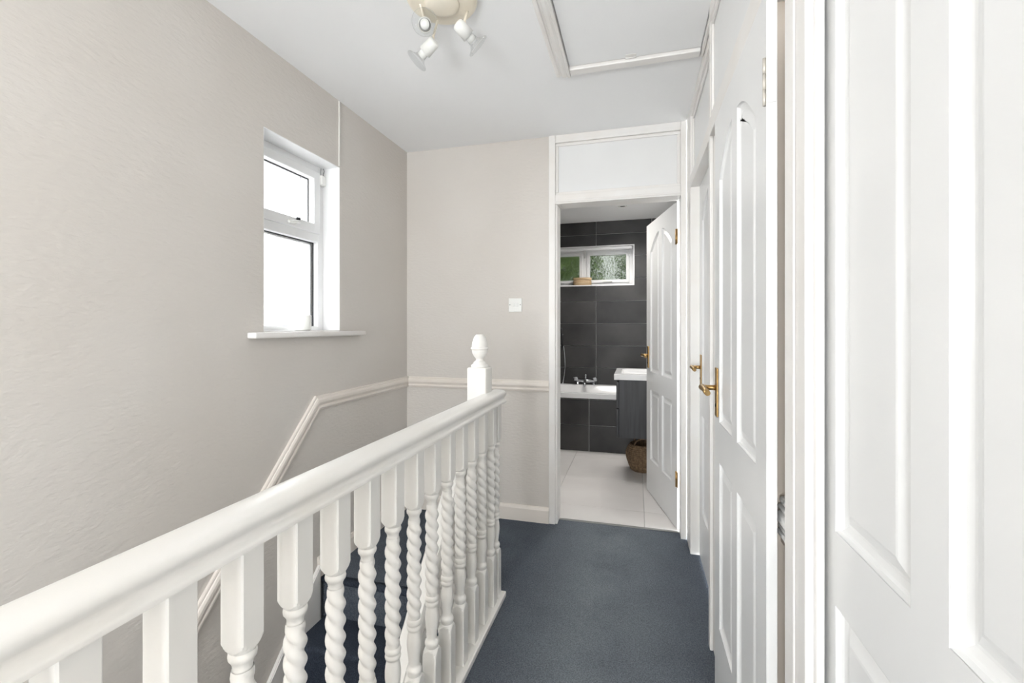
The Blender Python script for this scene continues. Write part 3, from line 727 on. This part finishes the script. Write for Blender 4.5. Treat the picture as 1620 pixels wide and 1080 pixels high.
o = obj('tub', bm, 'sanitary', bt); smooth(o, 40)
if sum(p.normal.z*p.area for p in o.data.polygons) < 0: o.data.flip_normals()
pn = box('bath_panel', X0, X1, 4.492, 4.53, 0.003, .519, 'grout', bt)
for (z0, z1) in ((.003, .2535), (.2585, .5035), (.5085, .5185)):
    for (a, c) in ((X0, -1.0465), (-1.0415, -.4465), (-.4415, .1535), (.1585, X1)):
        bm = bmesh.new(); bx(bm, a, c, 4.483, 4.4925, z0, z1, .001); obj('tile', bm, 'dtile', pn)
tp = empty('bath_mixer_tap', (-.546, 5.135, .572)); tag(tp, 'chrome bath shower mixer tap on the rim of the bath', 'tap')
bm = bmesh.new()
for dx in (-.09, .09):
    lathe(bm, [(.026, 0), (.026, .006), (.016, .010), (.016, .05)], (-.546+dx, 5.135, .5705), 20)
tube(bm, [(-.546-.09, 5.135, .615), (-.546+.09, 5.135, .615)], .019, 16)
obj('body', bm, 'chrome', tp)
for dx in (-.105, .105):
    bm = bmesh.new(); bx(bm, -.546+dx-.022, -.546+dx+.022, 5.115, 5.155, .612, .662, .007, 3); bx(bm, -.546+dx-.022, -.546+dx+.022, 5.060, 5.12, .648, .660, .004, 2); o = obj('handle', bm, 'chrome', tp); smooth(o, 40)
bm = bmesh.new(); tube(bm, [(-.546, 5.135, .61), (-.546, 5.07, .612), (-.546, 5.01, .600), (-.546, 4.985, .572)], [.018, .017, .016, .015], 14); obj('spout', bm, 'chrome', tp)
bm = bmesh.new(); tube(bm, [(-.546, 5.135, .63), (-.546, 5.135, .672)], .010, 12); lathe(bm, [(.014, 0), (.016, .012), (.006, .018)], (-.546, 5.135, .668), 16); obj('diverter', bm, 'chrome', tp)
sh = empty('shower_hose', (-.80, 5.14, .572)); tag(sh, 'thin chrome shower hose hanging down the charcoal tiles to the bath', 'shower hose')
bm = bmesh.new(); pts = []
for i in range(25):
    t = i/24; z = 1.00-.43*t; pts.append((-.803+.024*math.sin(t*PI)-.006*t, 5.170-.012*math.sin(t*PI), z))
tube(bm, pts, .0065, 10); obj('hose', bm, 'chrome', sh)
bm = bmesh.new(); tube(bm, [(-.835, 5.189, 1.13), (-.820, 5.165, 1.13)], .016, 14); obj('wall_bracket', bm, 'chrome', sh)
bm = bmesh.new(); tube(bm, [(-.815, 5.165, .985), (-.817, 5.150, 1.12), (-.82, 5.135, 1.20)], [.009, .011, .014], 12); obj('hand_shower', bm, 'black', sh)

# ------------------------------------------------------------------ vanity unit
vx0, vx1, vy0, vy1 = -.150, BXR-.002, 3.640, 4.170
vn = empty('vanity_unit', (.09, 3.9, .355)); tag(vn, 'wall-hung charcoal wood vanity unit with white basin beside the open door', 'vanity unit')
box('carcass', vx0+.020, vx1, vy0, vy1, .355, .806, 'vanity', vn, .002)
for (z0, z1) in ((.358, .578), (.583, .790)):
    d = box('drawer', vx0, vx0+.0195, vy0+.001, vy1-.001, z0, z1, 'vanity', vn, .002)
bm = bmesh.new()
bxs = (vx0-.018, vx1, vy0-.012, vy1+.012)
Ls = [rr(*bxs, .012, .8065), rr(*bxs, .012, .846), rr(bxs[0]+.004, bxs[1]-.002, bxs[2]+.004, bxs[3]-.004, .012, .850), rr(bxs[0]+.05, bxs[1]-.11, bxs[2]+.06, bxs[3]-.06, .05, .849),
      rr(bxs[0]+.065, bxs[1]-.125, bxs[2]+.075, bxs[3]-.075, .05, .820), rr(bxs[0]+.11, bxs[1]-.17, bxs[2]+.13, bxs[3]-.13, .05, .8085)]
for a_, b_ in zip(Ls, Ls[1:]):
    for k in range(len(a_)): bm.faces.new((a_[k], a_[(k+1) % len(a_)], b_[(k+1) % len(a_)], b_[k])).smooth = True
bm.faces.new(Ls[-1]); bm.faces.new(list(reversed(Ls[0]))); bmesh.ops.recalc_face_normals(bm, faces=bm.faces)
o = obj('basin', bm, 'sanitary', vn); smooth(o, 40)
bm = bmesh.new(); tube(bm, [(.27, 3.905, .850), (.27, 3.905, .95), (.25, 3.905, .975), (.17, 3.905, .965), (.15, 3.905, .945)], [.018, .017, .015, .013, .012], 14); obj('basin_tap', bm, 'chrome', vn)

# ------------------------------------------------------------------ wicker basket
bk = empty('wicker_basket', (.055, 4.03, .002)); tag(bk, 'dark woven seagrass basket with loop handles on the bathroom floor', 'basket')
bm = bmesh.new(); prof = []; nr = 15
for i in range(nr*4+1):
    t = i/(nr*4); z = .004+.222*t
    R = .100+.045*math.sin(min(1, t*1.25)*PI/2)*(1 if t < .6 else 1) - .040*max(0, (t-.55)/.45)**1.6
    prof.append((R+.0045*abs(math.sin(t*nr*PI)), z))
prof = [(.095, 0)] + prof + [(prof[-1][0]-.010, .226), (prof[-1][0]-.016, .15), (.09, .02), (.002, .02)]
lathe(bm, prof, (.055, 4.03, .002), 40)
obj('body', bm, 'wicker', bk)
for sx in (-1, 1):
    bm = bmesh.new(); pts = []
    for i in range(13):
        t = i/12*PI; pts.append((.055-.070*math.cos(t), 4.03+sx*.085, .218+.065*math.sin(t)))
    tube(bm, pts, .006, 8); obj('loop_handle', bm, 'wicker', bk)

# ------------------------------------------------------------------ outside
struct(box('ground', -30, 30, -30, 40, -2.75, -2.65, 'ground'), 'grey paving outside, far below the windows', 'ground')
nb = empty('neighbour_house', (-5.8, 9.4, -2.65)); tag(nb, 'pale rendered house next door outside the stair window', 'building')
box('wall', -6.6, -5.0, 7.80, 11, -2.65, 5.6, 'render', nb)
bm = bmesh.new(); prism(bm, [(-6.75, 5.6), (-4.85, 5.6), (-5.8, 6.8)], 'y', 7.7, 11.1); obj('roof', bm, 'ground', nb)
# leafy trees beyond the bathroom window
def tree(x, y, h, rad, label, n, seed):
    rnd = random.Random(seed)
    t = empty('tree', (x, y, -2.65)); tag(t, label, 'tree', 'trees outside the bathroom window')
    bm = bmesh.new(); tube(bm, [(x, y, -2.65), (x+.1, y, -1), (x, y+.1, h*.4), (x, y, h)], [.16, .13, .09, .03], 10); obj('trunk', bm, 'bark', t)
    vs, fs = [], []
    for i in range(n):
        while True:
            p = Vector((rnd.uniform(-1, 1), rnd.uniform(-1, 1), rnd.uniform(-1, 1)))
            if .25 < p.length < 1: break
        c = Vector((x, y, 1.6)) + Vector((p.x*rad, p.y*rad, p.z*(h+.6)))
        a = Vector((rnd.gauss(0, 1), rnd.gauss(0, 1), rnd.gauss(0, .6))).normalized(); q = a.cross(Vector((rnd.gauss(0, 1), rnd.gauss(0, 1), rnd.gauss(0, 1)))).normalized()
        l = rnd.uniform(.10, .19); w_ = l*.34; k = len(vs); up_ = a.cross(q)*l*.12
        vs += [c-a*l*.5, c+q*w_-up_, c+a*l*.5, c-q*w_-up_]; fs += [(k, k+1, k+2), (k, k+2, k+3)]
    me = bpy.data.meshes.new('foliage'); me.from_pydata([tuple(v - Vector((x, y, -2.65))) for v in vs], [], fs); me.materials.append(M['leaf'])
    o = bpy.data.objects.new('foliage', me); link(o, t); tag(o, kind='stuff')
tree(-1.9, 8.4, 3.6, 1.35, 'dense leafy green tree seen through the left of the bathroom window', 15000, 3)
tree(.85, 9.6, 3.2, 1.3, 'looser leafy green tree seen through the right of the bathroom window', 9000, 5)
